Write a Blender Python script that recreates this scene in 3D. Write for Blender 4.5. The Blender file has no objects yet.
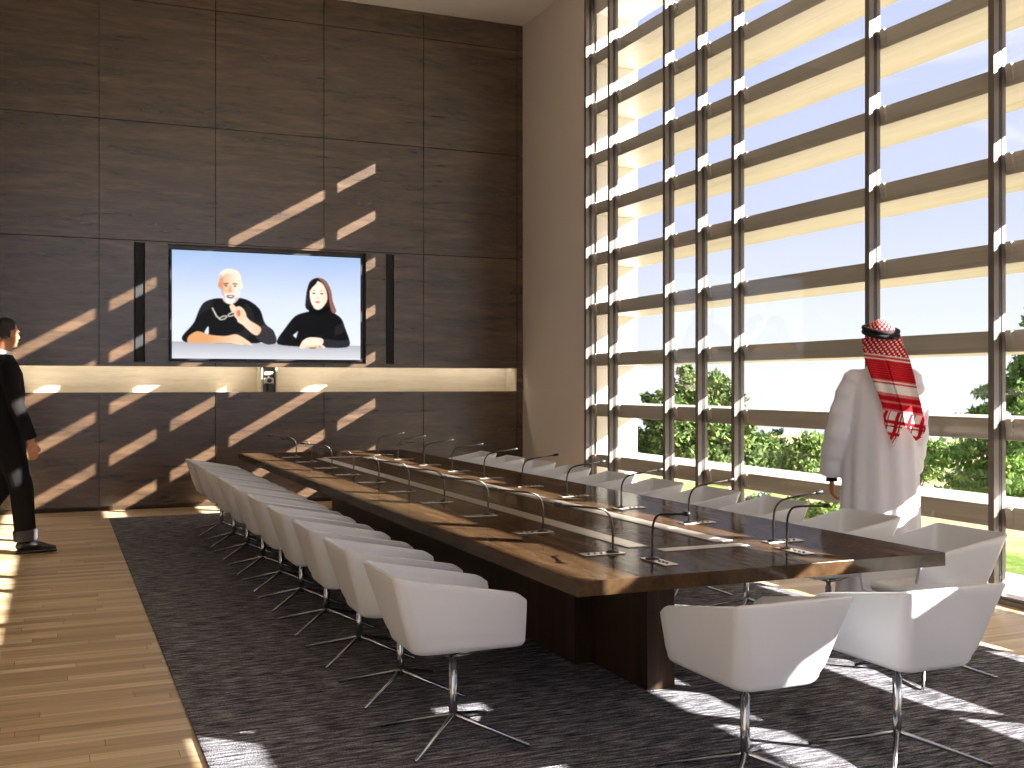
import bpy, bmesh, math, random
import numpy as np
from mathutils import Vector, Matrix, Quaternion
R = math.radians
PI = math.pi
rnd = random.Random(7)
C = bpy.context.scene.collection
scn = bpy.context.scene

# ------------------------------------------------------------------ materials
def srgb(r, g, b):
    f = lambda c: (c/255/12.92) if c/255 <= .04045 else ((c/255+.055)/1.055)**2.4
    return (f(r), f(g), f(b), 1)

def mat(name, col=(.5, .5, .5, 1), rough=.5, metal=0, coat=0, spec=.5):
    m = bpy.data.materials.new(name); m.use_nodes = True
    b = m.node_tree.nodes['Principled BSDF']
    b.inputs['Base Color'].default_value = col
    b.inputs['Roughness'].default_value = rough
    b.inputs['Metallic'].default_value = metal
    b.inputs['Coat Weight'].default_value = coat
    b.inputs['Specular IOR Level'].default_value = spec
    return m

class NT:
    """tiny node helper"""
    def __init__(s, m): s.t = m.node_tree; s.n = s.t.nodes; s.b = s.n.get('Principled BSDF')
    def new(s, k, **kw):
        n = s.n.new(k)
        for a, v in kw.items(): setattr(n, a, v)
        return n
    def link(s, a, b): s.t.links.new(a, b)
    def coords(s, scale, kind='Object', rot=(0, 0, 0)):
        tc = s.new('ShaderNodeTexCoord'); mp = s.new('ShaderNodeMapping')
        mp.inputs['Scale'].default_value = scale; mp.inputs['Rotation'].default_value = rot
        s.link(tc.outputs[kind], mp.inputs['Vector']); return mp.outputs['Vector']
    def noise(s, vec, scale=1, detail=6, rough=.55, dist=0):
        n = s.new('ShaderNodeTexNoise'); n.inputs['Scale'].default_value = scale
        n.inputs['Detail'].default_value = detail; n.inputs['Roughness'].default_value = rough
        n.inputs['Distortion'].default_value = dist
        s.link(vec, n.inputs['Vector']); return n.outputs['Fac']
    def ramp(s, fac, stops, interp='LINEAR'):
        r = s.new('ShaderNodeValToRGB'); e = r.color_ramp; e.interpolation = interp
        e.elements[0].position, e.elements[0].color = stops[0]
        e.elements[1].position, e.elements[1].color = stops[-1]
        for p, c in stops[1:-1]:
            q = e.elements.new(p); q.color = c
        s.link(fac, r.inputs['Fac']); return r.outputs['Color']
    def mix(s, fac, a, b, mode='MIX'):
        n = s.new('ShaderNodeMix'); n.data_type = 'RGBA'; n.blend_type = mode
        for sock, v in ((n.inputs[0], fac), (n.inputs[6], a), (n.inputs[7], b)):
            if hasattr(v, 'is_linked'): s.link(v, sock)
            else: sock.default_value = v
        return n.outputs[2]
    def bump(s, h, strength=.2, dist=.01):
        b = s.new('ShaderNodeBump'); b.inputs['Strength'].default_value = strength
        b.inputs['Distance'].default_value = dist
        s.link(h, b.inputs['Height']); s.link(b.outputs['Normal'], s.b.inputs['Normal'])

def wood(name, stops, scale, rough=.4, bump=.05, spec=.5, coat=0):
    """long grained veneer; scale stretches the grain (small = along the grain)"""
    m = mat(name, rough=rough, spec=spec, coat=coat); t = NT(m)
    v = t.coords(scale)
    a = t.noise(v, 1.0, 8, .62, .6)
    v2 = t.coords(tuple(k*5 for k in scale)); b = t.noise(v2, 1.0, 4, .6)
    mx = t.new('ShaderNodeMath', operation='MULTIPLY_ADD'); mx.inputs[1].default_value = .35
    t.link(b, mx.inputs[0]); 
    m2 = t.new('ShaderNodeMath', operation='MULTIPLY'); m2.inputs[1].default_value = .65
    t.link(a, m2.inputs[0]); t.link(m2.outputs[0], mx.inputs[2])
    t.link(t.ramp(mx.outputs[0], stops), t.b.inputs['Base Color'])
    if bump: t.bump(mx.outputs[0], bump, .004)
    return m

M = {}
DW = [(.33, (.026, .0150, .0090, 1)), (.45, (.058, .0325, .0180, 1)), (.55, (.086, .049, .0268, 1)), (.67, (.125, .073, .040, 1))]
M['wall_wood'] = wood('dark_wall_veneer', DW, (1.1, 6, 9), .27, .03, 1.0)
TW = [(.32, (.028, .0155, .008, 1)), (.45, (.052, .029, .0145, 1)), (.55, (.072, .040, .0195, 1)), (.68, (.108, .061, .029, 1))]
M['table_wood'] = wood('dark_table_veneer', TW, (9, .9, 9), .17, .01, .3)
def matte(m, rough, f0, f90):
    # satin lacquer: diffuse wood under a weak, slightly soft sheen
    t = NT(m); out = t.n['Material Output']; col = t.b.inputs['Base Color'].links[0].from_socket
    df = t.new('ShaderNodeBsdfDiffuse'); t.link(col, df.inputs['Color'])
    gl = t.new('ShaderNodeBsdfGlossy'); gl.inputs['Roughness'].default_value = rough; gl.inputs['Color'].default_value = (1, 1, 1, 1)
    lw = t.new('ShaderNodeLayerWeight'); lw.inputs['Blend'].default_value = .5
    pw = t.new('ShaderNodeMath', operation='POWER'); pw.inputs[1].default_value = 4; t.link(lw.outputs['Facing'], pw.inputs[0])
    fr = t.new('ShaderNodeMath', operation='MULTIPLY_ADD'); fr.inputs[1].default_value = f90; fr.inputs[2].default_value = f0; t.link(pw.outputs[0], fr.inputs[0])
    mx = t.new('ShaderNodeMixShader'); t.link(fr.outputs[0], mx.inputs[0]); t.link(df.outputs[0], mx.inputs[1]); t.link(gl.outputs[0], mx.inputs[2]); t.link(mx.outputs[0], out.inputs['Surface'])
matte(M['table_wood'], .12, .02, .16)
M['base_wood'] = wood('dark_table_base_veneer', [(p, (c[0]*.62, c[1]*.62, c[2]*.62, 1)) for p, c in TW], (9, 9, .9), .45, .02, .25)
M['niche'] = wood('pale_travertine', [(.3, srgb(190, 178, 156)), (.5, srgb(212, 201, 180)), (.7, srgb(226, 217, 198))], (1.4, 5, 14), .5, .03)
M['louver'] = wood('louver_timber', [(.3, srgb(172, 162, 146)), (.48, srgb(190, 182, 168)), (.7, srgb(202, 195, 183))], (6, .5, 16), .45, .03)
M['black'] = mat('black_gap', (.008, .008, .009, 1), .6)
M['speaker'] = mat('speaker_cloth', srgb(32, 33, 36), .75)
M['bezel'] = mat('screen_bezel', (.02, .02, .024, 1), .3)
M['white_wall'] = mat('white_render', srgb(236, 232, 226), .8)
M['taupe'] = mat('taupe_plaster', srgb(226, 215, 205), .75)
M['ceiling'] = mat('cream_ceiling', srgb(242, 236, 228), .8)
M['left_plaster'] = mat('warm_plaster', srgb(120, 114, 108), .8)
M['mullion'] = mat('bronze_aluminium', srgb(116, 108, 103), .4, .3)
M['gasket'] = mat('dark_gasket', srgb(40, 36, 35), .5)
M['chrome'] = mat('polished_steel', srgb(176, 176, 178), .16, 1)
M['gun'] = mat('dark_gooseneck', srgb(70, 66, 62), .28, .9)
M['plate'] = mat('satin_plate', srgb(206, 200, 192), .25, .75)
M['strip'] = mat('satin_cable_cover', srgb(190, 178, 166), .3, .6)
M['chair'] = mat('white_leather_shell', srgb(222, 224, 230), .34, 0, .15)
M['cushion'] = mat('white_leather_seat', srgb(224, 226, 231), .42)
M['led'] = mat('warm_led', (1, 1, 1, 1), .5)
t = NT(M['led']); t.b.inputs['Emission Color'].default_value = (1, .93, .82, 1); t.b.inputs['Emission Strength'].default_value = 8

# oak floor: boards run along X
m = M['oak'] = mat('oak_boards', rough=.33); t = NT(m)
tc = t.new('ShaderNodeTexCoord'); sx = t.new('ShaderNodeSeparateXYZ'); t.link(tc.outputs['Object'], sx.inputs[0])
def mth(op, a, b_=None):
    n = t.new('ShaderNodeMath', operation=op)
    for i_, q_ in enumerate((a, b_)):
        if q_ is None: continue
        if hasattr(q_, 'is_linked'): t.link(q_, n.inputs[i_])
        else: n.inputs[i_].default_value = q_
    return n.outputs[0]
yr = mth('DIVIDE', sx.outputs['Y'], .082); row = mth('FLOOR', yr)
w1 = t.new('ShaderNodeTexWhiteNoise', noise_dimensions='1D'); t.link(row, w1.inputs['W'])
xr = mth('ADD', mth('DIVIDE', sx.outputs['X'], 1.15), mth('MULTIPLY', w1.outputs['Value'], 7.0)); col = mth('FLOOR', xr)
w2 = t.new('ShaderNodeTexWhiteNoise', noise_dimensions='2D'); cb = t.new('ShaderNodeCombineXYZ'); t.link(row, cb.inputs[0]); t.link(col, cb.inputs[1]); t.link(cb.outputs[0], w2.inputs['Vector'])
bc = t.ramp(w2.outputs['Value'], [(0, srgb(202, 171, 131)), (.35, srgb(222, 193, 153)), (.7, srgb(236, 210, 170)), (1, srgb(245, 224, 190))])
gap = mth('MAXIMUM', mth('LESS_THAN', mth('FRACT', yr), .018), mth('LESS_THAN', mth('FRACT', xr), .0018))
g = t.noise(t.coords((1.3, 26, 1)), 1, 7, .6, .5)
gc = t.ramp(g, [(.28, (.66, .62, .57, 1)), (.5, (.9, .88, .86, 1)), (.72, (1.06, 1.05, 1.02, 1))])
t.link(t.mix(gap, t.mix(1.0, bc, gc, 'MULTIPLY'), srgb(96, 74, 52)), t.b.inputs['Base Color'])

# striated rug
m = M['rug'] = mat('striated_wool', rough=.95, spec=.1); t = NT(m)
a = t.noise(t.coords((7, 52, 1)), 1, 3, .72)
b = t.noise(t.coords((150, 150, 150)), 1, 2, .6)
c1 = t.ramp(a, [(.32, srgb(54, 53, 58)), (.46, srgb(107, 105, 112)), (.55, srgb(150, 148, 155)), (.68, srgb(204, 200, 203))])
c2 = t.ramp(b, [(.32, (.45, .45, .45, 1)), (.68, (1.5, 1.5, 1.5, 1))])
t.link(t.mix(1.0, c1, c2, 'MULTIPLY'), t.b.inputs['Base Color'])
t.bump(b, .9, .02)

# glazing: clear, with the mirror sheen of real glass
m = M['glass'] = bpy.data.materials.new('clear_glazing'); m.use_nodes = True; t = NT(m)
t.n.remove(t.b); out = t.n['Material Output']
tr = t.new('ShaderNodeBsdfTransparent'); tr.inputs['Color'].default_value = (.985, .99, .99, 1)
gl = t.new('ShaderNodeBsdfGlossy'); gl.inputs['Roughness'].default_value = .0
gl.inputs['Color'].default_value = (1, 1, 1, 1)
lw = t.new('ShaderNodeLayerWeight'); lw.inputs['Blend'].default_value = .5   # Schlick reflectance of one glass face
pw = t.new('ShaderNodeMath', operation='POWER'); pw.inputs[1].default_value = 5; t.link(lw.outputs['Facing'], pw.inputs[0])
fr = t.new('ShaderNodeMath', operation='MULTIPLY_ADD'); fr.inputs[1].default_value = .96; fr.inputs[2].default_value = .03
t.link(pw.outputs[0], fr.inputs[0])
mx = t.new('ShaderNodeMixShader')
t.link(fr.outputs[0], mx.inputs[0]); t.link(tr.outputs[0], mx.inputs[1]); t.link(gl.outputs[0], mx.inputs[2])
t.link(mx.outputs[0], out.inputs['Surface'])

def leafmat(name, cols, trans=.35):
    m = mat(name, rough=.6, spec=.25); t = NT(m); out = t.n['Material Output']
    ge = t.new('ShaderNodeNewGeometry')
    n = len(cols)
    cr = t.ramp(ge.outputs['Random Per Island'], [(i/(n-1), c) for i, c in enumerate(cols)])
    t.link(cr, t.b.inputs['Base Color'])
    tl = t.new('ShaderNodeBsdfTranslucent'); t.link(cr, tl.inputs['Color'])
    mx = t.new('ShaderNodeMixShader'); mx.inputs[0].default_value = trans
    t.link(t.b.outputs[0], mx.inputs[1]); t.link(tl.outputs[0], mx.inputs[2]); t.link(mx.outputs[0], out.inputs['Surface'])
    return m
M['leaf'] = leafmat('broad_leaves', [srgb(50, 70, 36), srgb(80, 102, 52), srgb(106, 128, 66), srgb(138, 156, 88)], .28)
M['leaf2'] = leafmat('light_leaves', [srgb(68, 94, 44), srgb(98, 124, 58), srgb(124, 148, 76), srgb(152, 170, 96)], .3)
M['needle'] = leafmat('cedar_needles', [srgb(62, 92, 44), srgb(92, 124, 58), srgb(120, 150, 74), srgb(152, 178, 92)], .45)
M['darkneedle'] = leafmat('dark_needles', [srgb(28, 48, 30), srgb(46, 66, 40), srgb(60, 82, 50)])
M['bark'] = mat('bark', srgb(84, 66, 50), .9)
M['petal'] = leafmat('pink_petals', [srgb(214, 92, 96), srgb(228, 150, 150), srgb(236, 196, 190)])
M['bluepetal'] = leafmat('blue_petals', [srgb(92, 98, 190), srgb(150, 150, 214)])

m = M['lawn'] = mat('patchy_dry_lawn', rough=.95, spec=.1); t = NT(m)
a = t.noise(t.coords((.35, .35, .35)), 1, 4, .6); b = t.noise(t.coords((9, 9, 9)), 1, 6, .7)
dry = t.ramp(b, [(.3, srgb(132, 116, 82)), (.5, srgb(154, 140, 106)), (.7, srgb(170, 157, 124))])
grn = t.ramp(b, [(.3, srgb(66, 84, 32)), (.5, srgb(92, 112, 48)), (.7, srgb(112, 130, 66))])
sx = t.new('ShaderNodeSeparateXYZ'); tc = t.new('ShaderNodeTexCoord'); t.link(tc.outputs['Object'], sx.inputs[0])
# a mown green strip by the house, dry grass further out
ad = t.new('ShaderNodeMath', operation='MULTIPLY_ADD'); ad.inputs[1].default_value = 2.6
t.link(a, ad.inputs[0]); t.link(sx.outputs['X'], ad.inputs[2])
near = t.ramp(t.new('ShaderNodeMapRange').outputs[0], [(0, (0, 0, 0, 1)), (1, (1, 1, 1, 1))])
mr = [n for n in t.n if n.bl_idname == 'ShaderNodeMapRange'][0]
mr.inputs['From Min'].default_value = 8.7; mr.inputs['From Max'].default_value = 9.3
t.link(ad.outputs[0], mr.inputs['Value'])
spots = t.ramp(a, [(.54, (1, 1, 1, 1)), (.66, (0, 0, 0, 1))])
f1 = t.mix(1.0, near, spots, 'MULTIPLY')
t.link(t.mix(f1, grn, dry), t.b.inputs['Base Color'])
M['bounce_terrace'] = mat('pale_bounce_stone', srgb(198, 198, 202), .8)
M['paving'] = mat('pale_paving', srgb(226, 218, 204), .8)

# ------------------------------------------------------------------ mesh helpers
def link(name, me, material=None, parent=None, smooth=False):
    if material is not None: me.materials.append(material)
    if smooth:
        for p in me.polygons: p.use_smooth = True
    o = bpy.data.objects.new(name, me); C.objects.link(o)
    if parent is not None: o.parent = parent
    return o
def obj(name, bm, material, parent=None, smooth=False):
    bmesh.ops.recalc_face_normals(bm, faces=bm.faces)
    me = bpy.data.meshes.new(name); bm.to_mesh(me); bm.free()
    return link(name, me, material, parent, smooth)
def tag(o, label, cat, group=None, kind=None):
    o['label'] = label; o['category'] = cat
    if group: o['group'] = group
    if kind: o['kind'] = kind
    return o
def struct(o, label=None, cat=None):
    o['kind'] = 'structure'
    if label: o['label'] = label
    if cat: o['category'] = cat
    return o
def thing(name, label, cat, loc=(0, 0, 0), rz=0, group=None):
    o = bpy.data.objects.new(name, None); C.objects.link(o); o.empty_display_size = .1
    o.location = loc; o.rotation_euler = (0, 0, rz)
    return tag(o, label, cat, group)
def copy_thing(root, loc, rz, label):
    r = root.copy(); C.objects.link(r); r.location = loc; r.rotation_euler = (0, 0, rz); r['label'] = label
    for ch in list(root.children):
        c = ch.copy(); C.objects.link(c); c.parent = r
        for g in list(ch.children):
            d = g.copy(); C.objects.link(d); d.parent = c
    return r
def box(bm, x0, x1, y0, y1, z0, z1, bev=0):
    vs = [bm.verts.new((x, y, z)) for x in (x0, x1) for y in (y0, y1) for z in (z0, z1)]
    fs = [bm.faces.new([vs[i] for i in q]) for q in ((0, 1, 3, 2), (4, 6, 7, 5), (0, 4, 5, 1), (2, 3, 7, 6), (0, 2, 6, 4), (1, 5, 7, 3))]
    if bev:
        es = list({e for f in fs for e in f.edges})
        bmesh.ops.bevel(bm, geom=es, offset=bev, segments=2, affect='EDGES', profile=.5)
def bx(*a, **k):
    bm = bmesh.new(); box(bm, *a, **k); return bm
def ring_loft(bm, rings, cap=True):
    vr = [[bm.verts.new(p) for p in r] for r in rings]
    n = len(vr[0])
    for a, b in zip(vr, vr[1:]):
        for i in range(n): bm.faces.new((a[i], a[(i+1) % n], b[(i+1) % n], b[i]))
    if cap:
        bm.faces.new(list(reversed(vr[0]))); bm.faces.new(vr[-1])
def tube(bm, pts, rad, n=10, flat=None):
    """round tube through pts; rad scalar or list; flat=(axis, factor) squashes sections along a world axis"""
    pts = [Vector(p) for p in pts]
    rad = rad if isinstance(rad, (list, tuple)) else [rad]*len(pts)
    up = None; rings = []
    for i, p in enumerate(pts):
        a = pts[max(0, i-1)]; b = pts[min(len(pts)-1, i+1)]
        d = (b-a).normalized()
        if up is None: up = d.orthogonal().normalized()
        up = (up - d*up.dot(d)).normalized(); s = d.cross(up)
        rg = []
        for k in range(n):
            q = (up*math.cos(2*PI*k/n) + s*math.sin(2*PI*k/n))*rad[i]
            if flat:
                ax = Vector(flat[0]); q = q - ax*q.dot(ax)*(1-flat[1])
            rg.append(p+q)
        rings.append(rg)
    ring_loft(bm, rings)
def smooth_path(pts, k=6):
    pts = [Vector(p) for p in pts]; out = []
    P = [pts[0]*2-pts[1]] + pts + [pts[-1]*2-pts[-2]]
    for i in range(1, len(P)-2):
        for j in range(k):
            t = j/k
            out.append(.5*((2*P[i]) + (-P[i-1]+P[i+1])*t + (2*P[i-1]-5*P[i]+4*P[i+1]-P[i+2])*t*t + (-P[i-1]+3*P[i]-3*P[i+1]+P[i+2])*t**3))
    out.append(pts[-1]); return out
def lathe(bm, prof, c=(0, 0), n=20):
    ring_loft(bm, [[(c[0]+r*math.cos(2*PI*k/n), c[1]+r*math.sin(2*PI*k/n), z) for k in range(n)] for r, z in prof])
def ellipsoid(bm, c, r, n=16, rot=None):
    mtx = Matrix.Translation(c) @ (rot.to_4x4() if rot else Matrix()) @ Matrix.Diagonal((*r, 1))
    bmesh.ops.create_uvsphere(bm, u_segments=n, v_segments=max(8, n//2+2), radius=1, matrix=mtx)
def leaves(name, material, parent, centres, n, size, seed=1, droop=0):
    """foliage of separate folded leaves scattered through a set of clumps (c, (rx,ry,rz))"""
    g = np.random.default_rng(seed)
    w = np.array([r[0]*r[1] + r[0]*r[2] for _, r in centres]); w = w/w.sum()
    idx = g.choice(len(centres), n, p=w)
    cc = np.array([c for c, _ in centres])[idx]; rr = np.array([r for _, r in centres])[idx]
    d = g.normal(size=(n, 3)); d /= np.linalg.norm(d, axis=1)[:, None]
    p = cc + d*rr*(g.random((n, 1))**.33)*(.9+.25*g.random((n, 1)))
    a = g.normal(size=(n, 3)); a[:, 2] -= droop; a /= np.linalg.norm(a, axis=1)[:, None]
    b = np.cross(a, d*.6+g.normal(size=(n, 3))*.6+np.array([0, 0, .4])); b /= np.linalg.norm(b, axis=1)[:, None]+1e-9
    s = size*(.6+.8*g.random((n, 1)))
    nr = np.cross(a, b)
    v = np.stack([p-a*s, p+b*s*.45, p+a*s, p-b*s*.45], 1)
    v[:, 1] += nr*s*.12; v[:, 3] += nr*s*.12
    me = bpy.data.meshes.new(name)
    me.vertices.add(4*n); me.vertices.foreach_set('co', v.reshape(-1))
    me.loops.add(4*n); me.loops.foreach_set('vertex_index', np.arange(4*n, dtype=np.int32))
    me.polygons.add(n); me.polygons.foreach_set('loop_start', np.arange(0, 4*n, 4, dtype=np.int32))
    me.polygons.foreach_set('loop_total', np.full(n, 4, dtype=np.int32))
    me.update(calc_edges=True); me.validate()
    return link(name, me, material, parent)

# ------------------------------------------------------------------ camera (pixels of the 1024x768 frame -> points)
H, F, YAW = 1.42, 1076.0, R(23)
cy, sy = math.cos(YAW), math.sin(YAW)
cd = bpy.data.cameras.new('camera'); cam = bpy.data.objects.new('camera', cd); C.objects.link(cam)
cd.sensor_width = 36; cd.lens = 36*F/1024; cd.clip_start = .05; cd.clip_end = 2000
cam.location = (0, 0, H); cam.rotation_euler = (PI/2, 0, -YAW); scn.camera = cam
def ray(u, v):
    a = (u-512)/F
    return Vector((a*cy+sy, cy-a*sy, (384-v)/F))
def at_z(u, v, z):
    d = ray(u, v); k = (z-H)/d.z; return Vector((d.x*k, d.y*k, z))
def at_d(u, v, dist): return Vector((0, 0, H)) + ray(u, v)*dist

# ------------------------------------------------------------------ the room
XW, YB, ZC = 5.632, 12.9, 6.1        # window plane, back wall, ceiling
XL, YR = -1.15, -5.0
B0T = 1.774+.58*7-.145               # underside of the band above the louvers
struct(obj('floor', bx(XL-.1, XW+.12, YR, YB+.5, -.12, 0), M['oak']))
struct(obj('ceiling', bx(XL-.1, XW+.12, YR, YB+.5, ZC, ZC+.2), M['ceiling']))
struct(obj('wall_left', bx(XL-.15, XL, YR, YB+.5, 0, ZC), M['left_plaster']))
struct(obj('wall_rear', bx(XL-.15, XW+.12, YR-.15, YR, 0, 1.0), M['left_plaster']))
struct(obj('wall_right', bx(XW, XW+.13, 11.134, YB+.5, 0, ZC), M['taupe']))

# back wall: veneer panels with open joints, a lit niche, slots for speakers and screen
PX = [XL, -.82, .451, 1.72, 2.999, 4.266, 5.547, XW]
PZ = [0, 1.326, 1.622, 3.05, 4.40, 5.77, ZC]
holes = [(1.19, 3.522, 1.667, 3.03), (.821, .940, 1.667, 3.03), (3.777, 3.88, 1.667, 3.03)]
xs = sorted(set(PX + [h[0] for h in holes] + [h[1] for h in holes]))
zs = sorted(set(PZ + [h[2] for h in holes] + [h[3] for h in holes]))
bm = bmesh.new(); g_ = .004
for x0, x1 in zip(xs, xs[1:]):
    for z0, z1 in zip(zs, zs[1:]):
        xc, zc = (x0+x1)/2, (z0+z1)/2
        if 1.326 < zc < 1.622: continue
        if any(h[0] < xc < h[1] and h[2] < zc < h[3] for h in holes): continue
        box(bm, x0+(g_ if x0 in PX else 0), x1-(g_ if x1 in PX else 0), YB, YB+.1, z0+(g_ if z0 in PZ[3:] else 0), z1-(g_ if z1 in PZ[3:-1] else 0))
struct(obj('wall_back', bm, M['wall_wood']))
bm = bmesh.new()
box(bm, XL, XW, YB+.1, YB+.13, 0, 1.326); box(bm, XL, 1.19, YB+.1, YB+.13, 1.622, ZC); box(bm, 3.522, XW, YB+.1, YB+.13, 1.622, ZC); box(bm, 1.19, 3.522, YB+.1, YB+.13, 1.622, 1.667); box(bm, 1.19, 3.522, YB+.1, YB+.13, 3.03, ZC)
box(bm, 1.1, 3.6, YB+.13, YB+.15, 1.622, 3.1)
struct(obj('wall_back_core', bm, M['wall_wood']))
bm = bmesh.new()                                         # niche lining (left run and right run) and its divider
for x0, x1 in ((XL, 2.268), (2.421, 5.547)):
    box(bm, x0, x1, YB+.34, YB+.38, 1.29, 1.70)          # back
    box(bm, x0, x1, YB+.13, YB+.34, 1.29, 1.326)         # shelf
    box(bm, x0, x1, YB+.151, YB+.34, 1.662, 1.70)         # soffit
box(bm, 2.25, 2.268, YB+.01, YB+.34, 1.326, 1.6218); box(bm, 2.421, 2.439, YB+.01, YB+.34, 1.326, 1.6218)
box(bm, 5.529, 5.547, YB+.01, YB+.34, 1.326, 1.6218)
box(bm, XL, 2.268, YB+.001, YB+.13, 1.322, 1.3262); box(bm, 2.421, 5.547, YB+.001, YB+.13, 1.322, 1.3262)
struct(obj('trim_niche', bm, M['niche']))
struct(obj('trim_niche_divider', bx(2.268, 2.421, YB+.12, YB+.38, 1.326, 1.622), M['wall_wood']))
struct(obj('trim_niche_end', bx(5.547, XW, YB, YB+.38, 1.326, 1.622), M['wall_wood']))
for x0, x1, lab in ((-1.1, 2.2, 'warm light line along the top of the niche left of its camera'), (2.48, 5.5, 'warm light line along the top of the niche right of its camera')):
    o = tag(obj('light_strip', bx(x0, x1, YB+.155, YB+.185, 1.645, 1.66), M['led']), lab, 'light', 'light lines in the wall niche')
struct(obj('trim_skirting', bx(XL, XW, YB-.012, YB, 0, .045), M['base_wood']))

# outside wing wall that closes the louvers
struct(obj('wall_fascia', bx(5.75, 6.30, -5, 11.07, B0T, ZC+.9), M['white_wall']))
struct(obj('wall_wing', bx(5.765, 6.3, 11.07, 11.4, -.1, ZC+.6), M['white_wall']))

# ------------------------------------------------------------------ windows
MY = [11.085, 10.51, 9.335, 8.735, 8.14, 6.395, 5.228, 4.42, 3.24, 2.66, 1.51, .94, -.21, -.80, -1.95, -2.55, -4.2]   # -Y face of each mullion
MWd = .048
for i, (ya, yb) in enumerate(zip(MY, MY[1:])):
    w = struct(bpy.data.objects.new('window_%d' % (i+1), None)); C.objects.link(w); w.location = (XW, ya, 0)
    b = bmesh.new(); L = ya-yb-MWd
    # mullion: inner box, dark glazing gasket, outer cap
    box(b, 0, .042, 0, MWd, 0, ZC)
    box(b, .078, .11, .006, MWd-.006, 0, ZC)
    obj('mullion', b, M['mullion'], w)
    obj('gasket', bx(.042, .078, .010, MWd-.010, 0, ZC), M['gasket'], w)
    b = bmesh.new()
    box(b, 0, .11, -L, 0, 0, .05, ); box(b, -.02, .0, -L, 0, 0, .03); box(b, 0, .11, -L, 0, ZC-.06, ZC)
    obj('window_rail', b, M['mullion'], w)
    obj('window_pane', bx(.055, .065, -L, 0, .05, ZC-.06), M['glass'], w)

# unseen rear glazing added behind the camera to bring in cool sky light
for i in range(4):
    x0 = XL+i*(XW-XL)/4; x1 = XL+(i+1)*(XW-XL)/4
    w = struct(bpy.data.objects.new('window_%d' % (20+i), None)); C.objects.link(w); w.location = (x0, YR, 0)
    b = bmesh.new(); L = x1-x0
    box(b, 0, .06, -.12, 0, 1.0, ZC); box(b, .06, L, -.12, 0, 1.0, 1.06); box(b, .06, L, -.12, 0, ZC-.06, ZC); obj('mullion', b, M['mullion'], w)
    obj('window_pane', bx(.06, L, -.065, -.055, 1.06, ZC-.06), M['glass'], w)

# louvers on the outside
B0, DZ, BT = 1.774, .58, .145
XI, XO = 5.75, 6.30
names = {-2: 'lowest', -1: 'second lowest', 0: 'third from the ground, just under the horizon', 1: 'fourth from the ground', 2: 'fifth from the ground',
         3: 'sixth from the ground', 4: 'seventh from the ground', 5: 'eighth from the ground', 6: 'ninth from the ground', 7: 'tenth from the ground', 8: 'topmost'}
names[0] = 'third from the ground'
src = None
bl = bmesh.new(); box(bl, XI, XO, -4.6, 11.068, -BT, 0, bev=.004)
bme = bpy.data.meshes.new('louver_blade')
bmesh.ops.recalc_face_normals(bl, faces=bl.faces); bl.to_mesh(bme); bl.free(); bme.materials.append(M['louver'])
# a wedge bracket by each mullion
br_ = bmesh.new()
vs = [br_.verts.new(p) for p in ((-.012, 0, -.11), (.0, 0, -.11), (.0, 0, .0), (-.03, 0, .0), (-.012, .05, -.11), (0, .05, -.11), (0, .05, 0), (-.03, .05, 0))]
for q in ((0, 1, 2, 3), (7, 6, 5, 4), (0, 4, 5, 1), (1, 5, 6, 2), (2, 6, 7, 3), (3, 7, 4, 0)): br_.faces.new([vs[i] for i in q])
bmesh.ops.recalc_face_normals(br_, faces=br_.faces)
brm = bpy.data.meshes.new('bracket'); br_.to_mesh(brm); br_.free(); brm.materials.append(M['louver'])
for k in range(-2, 7):
    o = bpy.data.objects.new('louver', None); C.objects.link(o); o.location = (0, 0, B0+DZ*k)
    tag(o, 'horizontal timber sun louver outside the windows, %s' % names[k], 'louver', 'timber sun louvers across the window wall')
    b_ = bpy.data.objects.new('blade', bme); C.objects.link(b_); b_.parent = o
    for y in MY[:-1]:
        q = bpy.data.objects.new('bracket', brm); C.objects.link(q); q.parent = o; q.location = (XI, y-.055, -.005)

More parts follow.
